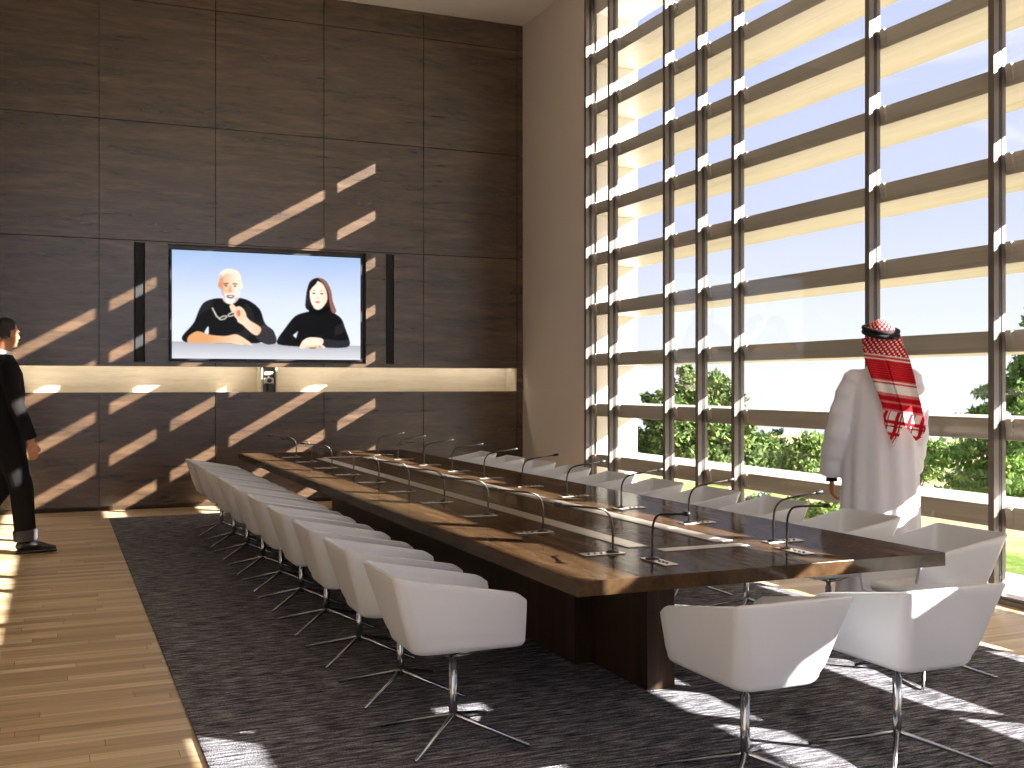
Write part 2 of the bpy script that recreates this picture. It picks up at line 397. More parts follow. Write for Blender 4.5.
# ------------------------------------------------------------------ screen wall equipment
def paint_screen(W, Hh):
    """the picture on the screen: two people at a pale desk, drawn as filled outlines; returns (Hh, W, 3) linear"""
    S = 2; w, h = W*S, Hh*S
    yy, xx = np.mgrid[0:h, 0:w]; X = (xx+.5)/w*820; Y = (yy+.5)/h*470     # drawing frame 820 x 470
    lin = lambda c: np.array(srgb(*c)[:3])
    sky = [(0, (160, 184, 222)), (90, (182, 198, 230)), (200, (206, 216, 240)), (400, (222, 228, 246))]
    img = np.zeros((h, w, 3))
    for ch in range(3):
        img[..., ch] = np.interp(Y, [s[0] for s in sky], [lin(s[1])[ch] for s in sky])
    dsk = Y > 396+8*(X/820)
    tt = np.clip((Y-400)/70, 0, 1)[..., None]
    img = np.where(dsk[..., None], lin((172, 172, 180))*(1-tt)+lin((214, 214, 220))*tt, img)
    def spline(p, k=8):
        p = np.array(p, float); n = len(p); o = []
        for i in range(n):
            a, b, c, d = p[i-1], p[i], p[(i+1) % n], p[(i+2) % n]
            for j in range(k):
                t_ = j/k
                o.append(.5*((2*b)+(-a+c)*t_+(2*a-5*b+4*c-d)*t_*t_+(-a+3*b-3*c+d)*t_**3))
        return np.array(o)
    def fill(p, col, smooth=True, alpha=1.0, shade=None):
        q = spline(p) if smooth else np.array(p, float)
        x0, x1 = q[:, 0].min(), q[:, 0].max(); y0, y1 = q[:, 1].min(), q[:, 1].max()
        ix0, ix1 = max(0, int(x0/820*w)-1), min(w, int(x1/820*w)+2); iy0, iy1 = max(0, int(y0/470*h)-1), min(h, int(y1/470*h)+2)
        if ix1 <= ix0 or iy1 <= iy0: return
        PX_, PY_ = X[iy0:iy1, ix0:ix1], Y[iy0:iy1, ix0:ix1]
        ins = np.zeros(PX_.shape, bool); n = len(q)
        for i in range(n):
            (ax, ay), (bx_, by) = q[i-1], q[i]
            if ay == by: continue
            c = ((ay > PY_) != (by > PY_)) & (PX_ < (bx_-ax)*(PY_-ay)/(by-ay)+ax)
            ins ^= c
        cc = lin(col)[None, None, :]
        if shade:                                       # colour drifts from one side to the other
            c2 = lin(shade[0]); axis = PX_ if shade[3] == 'x' else PY_
            k = np.clip((axis-shade[1])/(shade[2]-shade[1]), 0, 1)[..., None]
            cc = cc*(1-k)+c2*k
        sub = img[iy0:iy1, ix0:ix1]
        sub[ins] = (sub*(1-alpha)+cc*alpha)[ins]
    def ell(cx, cy_, rx, ry, col, rot=0, alpha=1, shade=None):
        a = np.linspace(0, 2*PI, 28, endpoint=False); c, s = math.cos(rot), math.sin(rot)
        fill([(cx+rx*math.cos(t_)*c-ry*math.sin(t_)*s, cy_+rx*math.cos(t_)*s+ry*math.sin(t_)*c) for t_ in a], col, False, alpha, shade)
    # ---- man in a black turtleneck, glasses in his hand   (frame: screen px x 820/805)
    fill([(135, 222), (180, 205), (232, 205), (285, 200), (330, 215), (370, 250), (392, 310), (430, 345), (436, 395), (405, 405), (372, 396), (345, 400), (140, 398), (145, 345), (132, 362), (75, 398), (45, 394), (44, 370), (88, 315), (112, 255)], (14, 13, 14))
    fill([(360, 338), (385, 318), (420, 336), (440, 370), (438, 398), (408, 404), (378, 394), (352, 372)], (52, 48, 54))
    fill([(300, 230), (330, 240), (348, 300), (360, 350), (342, 345), (318, 290)], (34, 32, 35), alpha=.7)
    fill([(136, 350), (150, 330), (150, 362), (136, 362)], (214, 220, 240))
    # face, ears, beard
    ell(240, 130, 45, 56, (226, 172, 132), .02, shade=((250, 226, 204), 205, 270, 'x'))
    fill([(196, 118), (200, 92), (222, 76), (248, 74), (276, 84), (288, 112), (290, 140), (283, 150), (280, 118), (262, 96), (226, 94), (206, 112)], (246, 226, 204))
    ell(196, 146, 6, 14, (216, 150, 112)); ell(289, 148, 6, 13, (252, 228, 206))
    fill([(203, 165), (212, 190), (232, 180), (262, 180), (283, 160), (284, 190), (262, 222), (236, 228), (212, 212)], (236, 222, 208), alpha=.75)
    fill([(222, 206), (240, 204), (262, 206), (256, 222), (238, 228), (226, 220)], (246, 242, 236), alpha=.8)
    fill([(196, 110), (206, 100), (214, 130), (212, 170), (222, 205), (208, 190), (198, 150)], (196, 128, 92), alpha=.5)
    fill([(214, 138), (232, 134), (234, 141), (216, 145)], (120, 82, 62), alpha=.8); fill([(252, 135), (272, 136), (271, 143), (254, 142)], (140, 96, 74), alpha=.8)
    ell(224, 149, 6, 3.2, (60, 40, 34)); ell(262, 149, 6, 3.2, (66, 46, 38))
    fill([(241, 145), (250, 172), (240, 178), (231, 174)], (214, 150, 114), alpha=.8)
    fill([(226, 193), (242, 188), (260, 192), (250, 203), (234, 203)], (120, 56, 46)); fill([(232, 194), (254, 193), (244, 198)], (246, 240, 232))
    # raised forearm and hand with glasses
    fill([(282, 258), (300, 262), (322, 296), (372, 330), (362, 362), (338, 358), (296, 320), (272, 300)], (248, 222, 196), shade=((232, 190, 158), 280, 370, 'x'))
    fill([(240, 236), (252, 228), (266, 240), (282, 238), (300, 252), (310, 278), (298, 300), (274, 296), (256, 276), (246, 258)], (244, 204, 172))
    fill([(268, 262), (282, 254), (286, 276), (274, 282)], (206, 96, 74), alpha=.85)
    ell(252, 246, 12, 6, (250, 216, 190), .6); ell(262, 268, 12, 5.5, (232, 178, 146), .5)
    for a, b in (((166, 248), (186, 286)), ((186, 286), (200, 296))):
        fill([(a[0]-2, a[1]), (a[0]+2, a[1]-2), (b[0]+2, b[1]-2), (b[0]-2, b[1]+2)], (214, 206, 190), False)
    for cx in (212, 248):
        ell(cx, 290-(cx-212)*.45, 18, 8, (226, 220, 206), -.4); ell(cx, 290-(cx-212)*.45, 14, 5, (40, 38, 40), -.4)
    # resting forearm and hand
    fill([(68, 402), (66, 378), (88, 358), (112, 352), (160, 366), (220, 370), (262, 362), (290, 372), (330, 400), (318, 406), (292, 396), (300, 408), (250, 402), (210, 402), (120, 402)], (222, 160, 108), shade=((244, 206, 172), 150, 290, 'x'))
    for k in range(4): ell(298+k*7, 396+k*1.5, 20, 4.2, ((236, 186, 146), (246, 208, 174))[k % 2], .5)
    # ---- woman in a black turtleneck
    f0, e0 = fill, ell
    wx = lambda x: 632+(x-640)*1.05
    wy = lambda y: 420-(420-y)*1.09
    fill = lambda p, *a, **k: f0([(wx(x), wy(y)) for x, y in p], *a, **k)
    ell = lambda cx, cy_, rx, ry, col, rot=0: e0_(cx, cy_, rx, ry, col, rot)
    def e0_(cx, cy_, rx, ry, col, rot):
        c, s = math.cos(rot), math.sin(rot)
        fill([(cx+rx*math.cos(t_)*c-ry*math.sin(t_)*s, cy_+rx*math.cos(t_)*s+ry*math.sin(t_)*c) for t_ in np.linspace(0, 2*PI, 28, endpoint=False)], col, False)
    fill([(618, 262), (655, 258), (700, 268), (735, 292), (752, 330), (772, 386), (768, 408), (735, 416), (655, 414), (610, 420), (558, 414), (470, 406), (462, 384), (492, 340), (532, 290), (570, 272)], (16, 15, 17))
    fill([(548, 350), (540, 378), (528, 366)], (214, 220, 240), False)
    fill([(660, 380), (720, 386), (766, 384), (770, 406), (735, 416), (662, 414)], (46, 46, 54), alpha=.8)
    fill([(588, 170), (602, 138), (634, 124), (668, 136), (688, 172), (698, 222), (712, 262), (698, 272), (684, 262), (660, 250), (610, 250), (596, 262), (580, 248), (582, 205)], (34, 24, 24))
    fill([(634, 125), (668, 137), (689, 172), (699, 222), (713, 262), (696, 268), (684, 230), (678, 186), (660, 150)], (140, 98, 88))
    fill([(600, 178), (612, 150), (630, 139), (654, 150), (670, 180), (673, 216), (656, 244), (634, 255), (612, 242), (601, 212)], (252, 234, 216), shade=((240, 206, 182), 600, 700, 'x'))
    fill([(600, 180), (608, 148), (632, 134), (626, 150), (610, 166)], (30, 20, 20))
    fill([(602, 246), (618, 252), (634, 258), (652, 250), (670, 242), (686, 262), (640, 288), (596, 268)], (12, 11, 12))
    for cx in (616, 650):
        ell(cx, 190, 8, 3, (64, 42, 40)); fill([(cx-10, 180), (cx, 176), (cx+10, 180), (cx, 179)], (96, 66, 58), False)
    ell(632, 208, 5, 4, (232, 190, 168)); ell(632, 226, 11, 4, (214, 110, 106))
    fill([(560, 404), (572, 386), (600, 374), (650, 378), (656, 396), (640, 408), (600, 412), (572, 420), (556, 418)], (250, 224, 202))
    for k in range(5): ell(572+k*20, 410+(k % 2)*4, 15, 5, ((246, 214, 190), (232, 184, 156))[k % 2], -.5+.25*k)
    # average the S x S samples, then the slight softness of a video picture
    im = img.reshape(Hh, S, W, S, 3).mean(axis=(1, 3)); p = np.pad(im, ((1, 1), (1, 1), (0, 0)), 'edge')
    return .4*im+.15*(p[:-2, 1:-1]+p[2:, 1:-1]+p[1:-1, :-2]+p[1:-1, 2:])

SW, SH = 320, 182
SX0, SX1, SZ0, SZ1 = 1.236, 3.459, 1.716, 2.968
tv = thing('television', 'large wall screen showing two people in black at a desk', 'television', (0, YB, 0))
b = bmesh.new(); box(b, SX0-.022, SX1+.022, .03, .1, SZ0-.022, SZ1+.022, bev=.004)
obj('housing', b, M['bezel'], tv)
pic = paint_screen(SW, SH)
gx, gz = np.meshgrid(np.linspace(SX0, SX1, SW+1), np.linspace(SZ1, SZ0, SH+1))
co = np.stack([gx, np.full_like(gx, .0275), gz], -1).reshape(-1, 3)
ii = np.arange((SW+1)*(SH+1)).reshape(SH+1, SW+1)
fq = np.stack([ii[:-1, :-1], ii[1:, :-1], ii[1:, 1:], ii[:-1, 1:]], -1).reshape(-1, 4)
me = bpy.data.meshes.new('display'); nF = len(fq)
me.vertices.add(len(co)); me.vertices.foreach_set('co', co.reshape(-1))
me.loops.add(4*nF); me.loops.foreach_set('vertex_index', fq.reshape(-1).astype(np.int32))
me.polygons.add(nF); me.polygons.foreach_set('loop_start', np.arange(0, 4*nF, 4, dtype=np.int32)); me.polygons.foreach_set('loop_total', np.full(nF, 4, dtype=np.int32))
me.update(calc_edges=True)
ca = me.color_attributes.new('picture', 'FLOAT_COLOR', 'CORNER')
ca.data.foreach_set('color', np.repeat(np.concatenate([pic.reshape(-1, 3), np.ones((nF, 1))], 1), 4, axis=0).reshape(-1))
m = mat('display_picture', (0.002, .002, .002, 1), .12, spec=.12); t = NT(m)
at = t.new('ShaderNodeVertexColor'); at.layer_name = 'picture'
t.link(at.outputs['Color'], t.b.inputs['Emission Color']); t.b.inputs['Emission Strength'].default_value = .98
link('display', me, m, tv)['label'] = 'lit picture of a bald bearded man and a long-haired woman'

for x0, x1, lab in ((.821, .940, 'tall slim dark loudspeaker set in the wall left of the screen'), (3.777, 3.88, 'tall slim dark loudspeaker set in the wall right of the screen')):
    s = thing('wall_speaker', lab, 'speaker', (0, YB, 0), 0, 'loudspeakers beside the screen')
    obj('cabinet', bx(x0+.004, x1-.004, .03, .1, 1.671, 3.026), M['black'], s)
    obj('grille', bx(x0+.016, x1-.016, .018, .03, 1.683, 3.014, bev=.003), M['speaker'], s)

vc = thing('video_camera', 'small white video camera with black lens in the lit niche', 'camera', (2.345, YB+.06, 1.326))
b = bmesh.new(); lathe(b, [(.02, .0), (.02, .008), (.012, .012), (.012, .10)]); obj('stand', b, M['gun'], vc)
b = bmesh.new(); box(b, -.052, .052, -.045, .04, .10, .17, bev=.012)
box(b, -.060, -.052, -.02, .02, .09, .16); box(b, .052, .060, -.02, .02, .09, .16); obj('housing', b, M['white_wall'], vc)
b = bmesh.new(); tube(b, [(0, -.044, .135), (0, -.064, .135), (0, -.066, .135)], [.026, .026, .018], 16); obj('lens', b, M['bezel'], vc)
b = bmesh.new(); box(b, -.05, .05, -.04, .035, .2, .24, bev=.01); box(b, -.01, .01, -.01, .01, .17, .2); obj('sensor_bar', b, M['white_wall'], vc)

# ------------------------------------------------------------------ rug
rug = tag(obj('rug', bx(.52, 4.60, -3, 12.06, 0, .012, bev=.003), M['rug']), 'large grey striated wool rug under the conference table', 'rug')

# ------------------------------------------------------------------ table
TX0, TX1, TY0, TY1, TT, TH = 1.70, 3.405, 3.41, 11.06, .72, .055
tb = thing('conference_table', 'long dark wood conference table with inlaid metal cable covers', 'table', ((TX0+TX1)/2, TY0, 0))
ox = (TX0+TX1)/2
seams = [TY0, 5.04, 6.68, 8.32, 9.96, TY1]
for a, c in zip(seams, seams[1:]):
    obj('tabletop', bx(TX0-ox, TX1-ox, a-TY0+.0015, c-TY0-.0015, TT-TH, TT, bev=.0015), M['table_wood'], tb)
bm = bmesh.new(); box(bm, 2.40-ox, 2.74-ox, 4.85-TY0, 10.0-TY0, .012, TT-TH); obj('base', bm, M['base_wood'], tb)
obj('end_panel', bx(2.50-ox, 2.645-ox, 4.30-TY0, 4.85-TY0, .012, TT-TH), M['base_wood'], tb)
obj('under_frame', bx(2.2-ox, 2.94-ox, 4.1-TY0, 10.4-TY0, TT-TH-.03, TT-TH), M['base_wood'], tb)
for x0, x1 in ((2.255, 2.35), (2.69, 2.785)):
    ch_ = obj('cable_channel', bx(x0-.014-ox, x1+.014-ox, 4.02-TY0, 10.02-TY0, TT, TT+.0012), M['black'], tb)
    ys = [4.035, 4.12, 4.50, 5.42, 6.34, 7.26, 8.18, 9.10, 10.0]
    for ya, yb in zip(ys, ys[1:]):
        obj('cable_cover', bx(x0-ox, x1-ox, ya-TY0+.003, yb-TY0-.003, TT, TT+.003, bev=.0008), M['strip'], ch_)
ch_ = obj('cable_channel', bx(2.33-ox, 2.79-ox, 3.872-TY0, 3.972-TY0, TT, TT+.0012), M['black'], tb)
obj('cable_cover', bx(2.345-ox, 2.765-ox, 3.887-TY0, 3.957-TY0, TT, TT+.003, bev=.0008), M['strip'], ch_)
ch_ = obj('cable_channel', bx(2.33-ox, 2.71-ox, 10.05-TY0, 10.15-TY0, TT, TT+.0012), M['black'], tb)
obj('cable_cover', bx(2.345-ox, 2.695-ox, 10.065-TY0, 10.135-TY0, TT, TT+.003, bev=.0008), M['strip'], ch_)

# ------------------------------------------------------------------ chairs
def make_chair():
    root = thing('conference_chair', 'x', 'chair', (0, 0, .012), 0, 'white shell chairs around the conference table')
    # U-shaped wrap, faces +x: path from front of the right side (-y) round the back to the front of the left side
    def upath(xf, xb, hw, r, n=6):
        p = []
        for k in range(9): p.append((xf+(xb+r-xf)*k/9, -hw))
        for k in range(n+1):
            a = -PI/2-PI/2*k/n; p.append((xb+r+r*math.cos(a), -hw+r+r*math.sin(a)))
        for k in range(1, 6): p.append((xb, (-hw+r)+(2*hw-2*r)*k/6))
        return p + [(x, -y) for x, y in reversed(p[:9+n+1])]
    top = upath(.222, -.315, .240, .045); bot = upath(.236, -.225, .178, .06)
    N = len(top); ZB = .372; cr = .042
    bm = bmesh.new(); rows = []
    prof = [(0, 0)] + [(math.sin(a), 1-math.cos(a)) for a in [PI/2*k/5 for k in range(1, 6)]]
    def rim(i):
        x, y = top[i]
        z = .688-.098*(x+.315)/.537
        return z
    # bottom inset rows, corner round, then straight to the rim
    for pi, (o_, h_) in enumerate(prof):
        row = []
        for i in range(N):
            bx_, by_ = bot[i]
            s_ = max(0, 1-abs(by_)/.178)
            k = 1-(1-o_)*cr/.178
            kx = 1-(1-o_)*cr/.225
            row.append(Vector((bx_*kx if bx_ < 0 else bx_, by_*k, ZB+h_*cr)))
        rows.append(row)
    nv = 8
    for j in range(1, nv+1):
        f = j/nv; row = []
        for i in range(N):
            zb = ZB+cr; z = zb+(rim(i)-zb)*f
            g = (z-ZB-cr*.5)/(.688-ZB-cr*.5)
            a = Vector(bot[i]); b_ = Vector(top[i]); q = a.lerp(b_, max(0, min(1, g)))
            row.append(Vector((q.x, q.y, z)))
        rows.append(row)
    # round the front corners (top and bottom) of both side panels
    for j, row in enumerate(rows):
        for i in (0, 1, N-2, N-1):
            zt = rim(i); z = row[i].z
            dx = 0
            if zt-z < .03: dx = .03*(1-math.sqrt(max(0, 1-((.03-(zt-z))/.03)**2)))
            if z-ZB < .032: dx = max(dx, .032*(1-math.sqrt(max(0, 1-((.032-(z-ZB))/.032)**2))))
            if i in (0, N-1): row[i].x -= dx
    vv = [[bm.verts.new(p) for p in row] for row in rows]
    for a, b_ in zip(vv, vv[1:]):
        for i in range(N-1): bm.faces.new((a[i], a[i+1], b_[i+1], b_[i]))
    # close the pan: span the two halves of the lowest row
    lo = vv[0]
    for i in range(N//2-1):
        j = N-1-i
        if j-1 > i+1: bm.faces.new((lo[i], lo[j], lo[j-1], lo[i+1]))
        elif j-1 == i+1: bm.faces.new((lo[i], lo[j], lo[i+1]))
    bmesh.ops.remove_doubles(bm, verts=bm.verts, dist=.0004)
    o = obj('shell', bm, M['chair'], root, True)
    for p in o.data.polygons: p.use_smooth = True
    sd = o.modifiers.new('thick', 'SOLIDIFY'); sd.thickness = .017; sd.offset = -1
    bv = o.modifiers.new('edge', 'BEVEL'); bv.width = .004; bv.segments = 2; bv.limit_method = 'ANGLE'; bv.angle_limit = R(40)
    dg = bpy.context.evaluated_depsgraph_get(); me = bpy.data.meshes.new_from_object(o.evaluated_get(dg))
    o.modifiers.clear(); o.data = me
    # seat pad
    b = bmesh.new(); rings = []
    def pad(s, z): 
        pts = []
        for sx, sy_, cx, cy2 in ((1, 1, .165, .135), (-1, 1, -.175, .135), (-1, -1, -.175, -.135), (1, -1, .165, -.135)):
            for k in range(5):
                a = {(1, 1): 0, (-1, 1): PI/2, (-1, -1): PI, (1, -1): 3*PI/2}[(sx, sy_)]+PI/2*k/4
                pts.append((cx+s*math.cos(a), cy2+s*math.sin(a), z))
        return pts
    ring_loft(b, [pad(.018, .386), pad(.03, .392), pad(.036, .41), pad(.03, .428), pad(.012, .436)])
    obj('seat_cushion', b, M['cushion'], root, True)
    # pedestal: column, spider under the pan, four rod legs
    b = bmesh.new(); lathe(b, [(.014, .07), (.017, .075), (.017, .30), (.0125, .302), (.0125, .35)], n=18); obj('column', b, M['chrome'], root, True)
    b = bmesh.new()
    for k in range(4):
        a = PI/4+PI/2*k; tube(b, [(0, 0, .33), (.06*math.cos(a), .06*math.sin(a), .345), (.15*math.cos(a), .12*math.sin(a), .372)], [.011, .010, .008], 8)
    obj('seat_support', b, M['chrome'], root, True)
    for k in range(4):
        a = PI/4+PI/2*k; c_, s_ = math.cos(a), math.sin(a); b = bmesh.new()
        tube(b, [(0.004*c_, .004*s_, .100), (.02*c_, .02*s_, .088), (.325*c_, .325*s_, .0085)], [.0105, .0105, .0080], 10)
        obj('leg', b, M['chrome'], root, True)
    return root
chair0 = make_chair(); used = []
def chair(x, y, rz, label):
    if not used:
        used.append(1); chair0.location = (x, y, .012); chair0.rotation_euler = (0, 0, rz); chair0['label'] = label; return chair0
    return copy_thing(chair0, (x, y, .012), rz, label)
ordn = ['nearest', 'second', 'third', 'fourth', 'fifth', 'sixth', 'seventh', 'eighth', 'ninth', 'farthest']
lp = [(366.8, 561), (326, 538), (294, 520), (269, 505.5), (248.5, 494.5), (232, 485.5), (218, 477.5), (207, 470.5), (196.5, 464.5), (186, 459)]
for i, (u, v) in enumerate(lp):
    p = at_z(u, v, .70)
    lab = 'white shell chair on the aisle side of the table, %s' % (ordn[i]+' to the camera' if i in (0,) else ordn[i]+' one back' if i < 9 else 'last one by the panelled wall')
    chair(1.46, p.y-.22, 0, lab)
rp = [(981, 536), (873, 519), (793.5, 503.8), (720, 493), (663, 484), (616, 476), (575, 469), (539, 463.4), (508, 458.5), (481, 454)]
for i, (u, v) in enumerate(rp):
    p = at_z(u, v, .70)
    lab = 'white shell chair on the window side of the table, %s' % ('nearest to the camera' if i == 0 else ordn[i]+' one back' if i < 9 else 'last one by the panelled wall')
    chair(3.90, p.y+.22, PI, lab)
pA = at_z(745, 754, .102); pB = at_z(897, 732, .102)
chair(pA.x, pA.y, PI/2, 'white shell chair at the near end of the table, beside the pedestal panel')
chair(pB.x, pB.y, PI/2, 'white shell chair at the near end of the table, on the window side')

# ------------------------------------------------------------------ microphones
def make_mic():
    root = thing('microphone', 'x', 'microphone', (0, 0, TT), 0, 'gooseneck microphones on the conference table')
    b = bmesh.new(); box(b, -.145, .045, -.032, .032, 0, .005, bev=.002); plate_ = obj('base_plate', b, M['plate'], root)
    b = bmesh.new()
    for k in range(3): lathe(b, [(.006, .004), (.006, .008), (.004, .009)], (-.055-.028*k, .0), 10)
    obj('button', b, M['gun'], plate_)
    b = bmesh.new(); lathe(b, [(.028, .004), (.028, .009), (.016, .012), (.008, .016)]); obj('socket', b, M['gun'], root, True)
    b = bmesh.new()
    p = smooth_path([(0, 0, .01), (0, 0, .10), (-.008, 0, .145), (-.035, 0, .178), (-.085, 0, .192), (-.17, 0, .202), (-.235, 0, .21)], 5)
    tube(b, p, .0048, 8); obj('gooseneck', b, M['gun'], root, True)
    b = bmesh.new(); tube(b, [(-.23, 0, .2095), (-.236, 0, .21), (-.262, 0, .2135), (-.270, 0, .2145)], [.006, .0095, .0095, .006], 10); obj('microphone_head', b, M['bezel'], root, True)
    return root
mic0 = make_mic(); mused = []
def mic(x, y, rz, label):
    if not mused:
        mused.append(1); mic0.location = (x, y, TT); mic0.rotation_euler = (0, 0, rz); mic0['label'] = label; return
    copy_thing(mic0, (x, y, TT), rz, label)
Ys = [3.93, 4.62, 5.32, 6.02, 6.71, 7.42, 8.12, 8.83, 9.59, 10.27]
for i, y in enumerate(Ys):
    w_ = 'nearest the camera' if i == 0 else 'last one at the far end' if i == 9 else ordn[i]+' from the near end'
    mic(2.12, y, 0, 'gooseneck microphone on the aisle side of the tabletop, %s' % w_)
for i, y in enumerate(Ys):
    w_ = 'nearest the camera' if i == 0 else 'last one at the far end' if i == 9 else ordn[i]+' from the near end'
    mic(2.925, y, PI, 'gooseneck microphone on the window side of the tabletop, %s' % w_)
mic(2.185, 3.72, PI/2, 'dark gooseneck microphone at the near end of the tabletop, left of its pair')
mic(2.845, 3.73, PI/2, 'dark gooseneck microphone at the near end of the tabletop, right of its pair')
# ------------------------------------------------------------------ people
M['skin_tan'] = mat('tan_skin', srgb(188, 128, 96), .5)
M['skin_brown'] = mat('brown_skin', srgb(172, 104, 76), .5)
M['suit'] = mat('black_suit_wool', srgb(23, 21, 21), .85, spec=.2)
M['cuff'] = mat('grey_turn_up', srgb(62, 61, 64), .9)
M['shirt'] = mat('white_shirt', srgb(238, 236, 234), .7)
M['hair'] = mat('dark_hair', srgb(40, 28, 22), .6)
M['shoe'] = mat('black_leather', srgb(20, 19, 20), .25)
M['thobe'] = mat('white_robe_cloth', srgb(230, 231, 242), .8, spec=.2)
M['cord'] = mat('black_head_cord', srgb(14, 13, 14), .8)
def skin(name, bm, material, parent, voxel=.008, it=4):
    """one continuous surface from overlapping closed shapes"""
    o = obj(name, bm, material, parent, True)
    r = o.modifiers.new('r', 'REMESH'); r.mode = 'VOXEL'; r.voxel_size = voxel; r.use_smooth_shade = True
    s = o.modifiers.new('s', 'SMOOTH'); s.iterations = it; s.factor = .5
    dg = bpy.context.evaluated_depsgraph_get(); me = bpy.data.meshes.new_from_object(o.evaluated_get(dg))
    o.modifiers.clear(); o.data = me; me.name = name
    if not me.materials: me.materials.append(material)
    for p in me.polygons: p.use_smooth = True
    return o
def oval(c, a, b, n=28, fold=0, k=7, ph=0):
    return [(c[0]+a*(1+fold*math.sin(k*t_+ph))*math.cos(t_), c[1]+b*(1+fold*math.sin(k*t_+ph))*math.sin(t_), c[2]) for t_ in [2*PI*i/n for i in range(n)]]
def hand(bm, w, d, side, s=1.0):
    """palm, four fingers and a thumb from wrist w along d (down), side = outward x"""
    w = Vector(w); d = Vector(d).normalized(); fwd = Vector((0, 1, 0)); fwd = (fwd-d*fwd.dot(d)).normalized()
    inw = d.cross(fwd)*(-1 if side > 0 else 1)
    if inw.x*side > 0: inw = -inw                        # palm faces the thigh
    tube(bm, [w-d*.02, w+d*.03*s, w+d*.065*s, w+d*.095*s], [.024*s, .034*s, .040*s, .036*s], 12, (tuple(inw), .42))
    for k, (off, ln) in enumerate(((.028, .068), (.010, .078), (-.009, .072), (-.027, .056))):
        b0 = w+d*.085*s+fwd*off*s
        tube(bm, [b0, b0+d*ln*.42*s+inw*.010*s, b0+d*ln*.70*s+inw*.030*s, b0+d*ln*.76*s+inw*.052*s], [.0095*s, .009*s, .0082*s, .007*s], 8)
    b0 = w+d*.03*s+fwd*.026*s
    tube(bm, [b0, b0+d*.03*s+fwd*.022*s+inw*.01, b0+d*.062*s+fwd*.026*s+inw*.018*s], [.0125*s, .011*s, .008*s], 8)
def head(bm, c, turn, s=1.0):
    """skull, jaw, nose, lips, brows, ears about centre c, face towards +y turned by `turn`"""
    q = Matrix.Rotation(turn, 3, 'Z'); P_ = lambda x, y, z: Vector(c)+q @ Vector((x*s, y*s, z*s))
    ellipsoid(bm, P_(0, -.012, .025), (.074*s, .094*s, .088*s), 20, q)
    ellipsoid(bm, P_(0, .022, -.035), (.060*s, .068*s, .078*s), 18, q)
    ellipsoid(bm, P_(0, .060, -.088), (.030*s, .026*s, .024*s), 12, q)
    tube(bm, [P_(0, .078, .018), P_(0, .098, -.018), P_(0, .108, -.030), P_(0, .088, -.040)], [.009*s, .011*s, .014*s, .010*s], 8)
    for x in (-1, 1):
        ellipsoid(bm, P_(.030*x, .074, .018), (.022*s, .014*s, .008*s), 10, q)
        ellipsoid(bm, P_(.074*x, -.012, -.012), (.010*s, .020*s, .033*s), 10, q)
        ellipsoid(bm, P_(.032*x, .064, -.022), (.022*s, .018*s, .020*s), 10, q)
    ellipsoid(bm, P_(0, .086, -.060), (.024*s, .010*s, .010*s), 10, q)
    return q
def eyes(parent, c, q, s, iris):
    for x in (-1, 1):
        b = bmesh.new(); ellipsoid(b, Vector(c)+q @ Vector((.030*x*s, .074*s, .002*s)), (.013*s, .012*s, .009*s), 10, q)
        obj('eye', b, iris, parent, True)

# ---- man in the dark suit, walking to the right at the left edge
K = 1.085; PHI = R(10)
man = thing('person', 'person in a black suit with white collar walking past the panelled wall', 'person', (-.385, 9.98, 0), PHI-PI/2)
k3 = lambda p: tuple(v*K for v in p)
RA, LA = (.105, .13, .095), (-.10, -.27, .17)
RK, LK = (.10, .10, .50), (-.10, -.02, .50)
arms = {1: [(.185, 0, 1.445), (.215, .01, 1.30), (.235, .045, 1.14), (.24, .10, 1.0), (.235, .15, .87)],
        -1: [(-.185, 0, 1.445), (-.22, -.03, 1.30), (-.245, -.05, 1.14), (-.25, -.02, 1.0), (-.25, .02, .87)]}
bm = bmesh.new()
ring_loft(bm, [oval(k3(c), a*K, b*K) for c, a, b in (((0, 0, .86), .10, .08), ((0, 0, .93), .155, .11), ((0, 0, 1.07), .14, .10), ((0, .01, 1.25), .155, .112), ((0, 0, 1.39), .165, .10), ((0, -.01, 1.47), .13, .075), ((0, -.015, 1.52), .06, .055))])
tube(bm, [k3((0, -.02, 1.46)), k3((0, -.012, 1.54)), k3((0, 0, 1.63))], [.058*K, .054*K, .052*K], 14)
TURN = R(30)
q = head(bm, k3((0, .01, 1.70)), TURN, K)
for s_ in (1, -1):
    tube(bm, [k3(p) for p in arms[s_]], [.048*K, .044*K, .038*K, .034*K, .027*K], 12)
    hand(bm, k3(arms[s_][-1]), (0.0, .12, -1), s_, K)
for hp, kn, an in (((.09, 0, .92), RK, RA), ((-.09, 0, .92), LK, LA)):
    mid = tuple((a+b)/2 for a, b in zip(kn, an))
    tube(bm, [k3(hp), k3(tuple((a+b)/2 for a, b in zip(hp, kn))), k3(kn), k3((mid[0], mid[1]-.02, mid[2])), k3(an)], [.085*K, .075*K, .055*K, .052*K, .036*K], 12)
tube(bm, [k3((.105, .08, .06)), k3((.107, .18, .05)), k3((.11, .30, .035))], [.036*K, .038*K, .028*K], 10)
tube(bm, [k3((-.10, -.29, .15)), k3((-.10, -.20, .08)), k3((-.10, -.08, .04))], [.034*K, .036*K, .028*K], 10)
skin('body', bm, M['skin_tan'], man, .008, 4)
eyes(man, k3((0, .01, 1.70)), q, K, M['hair'])
bm = bmesh.new()                                          # jacket
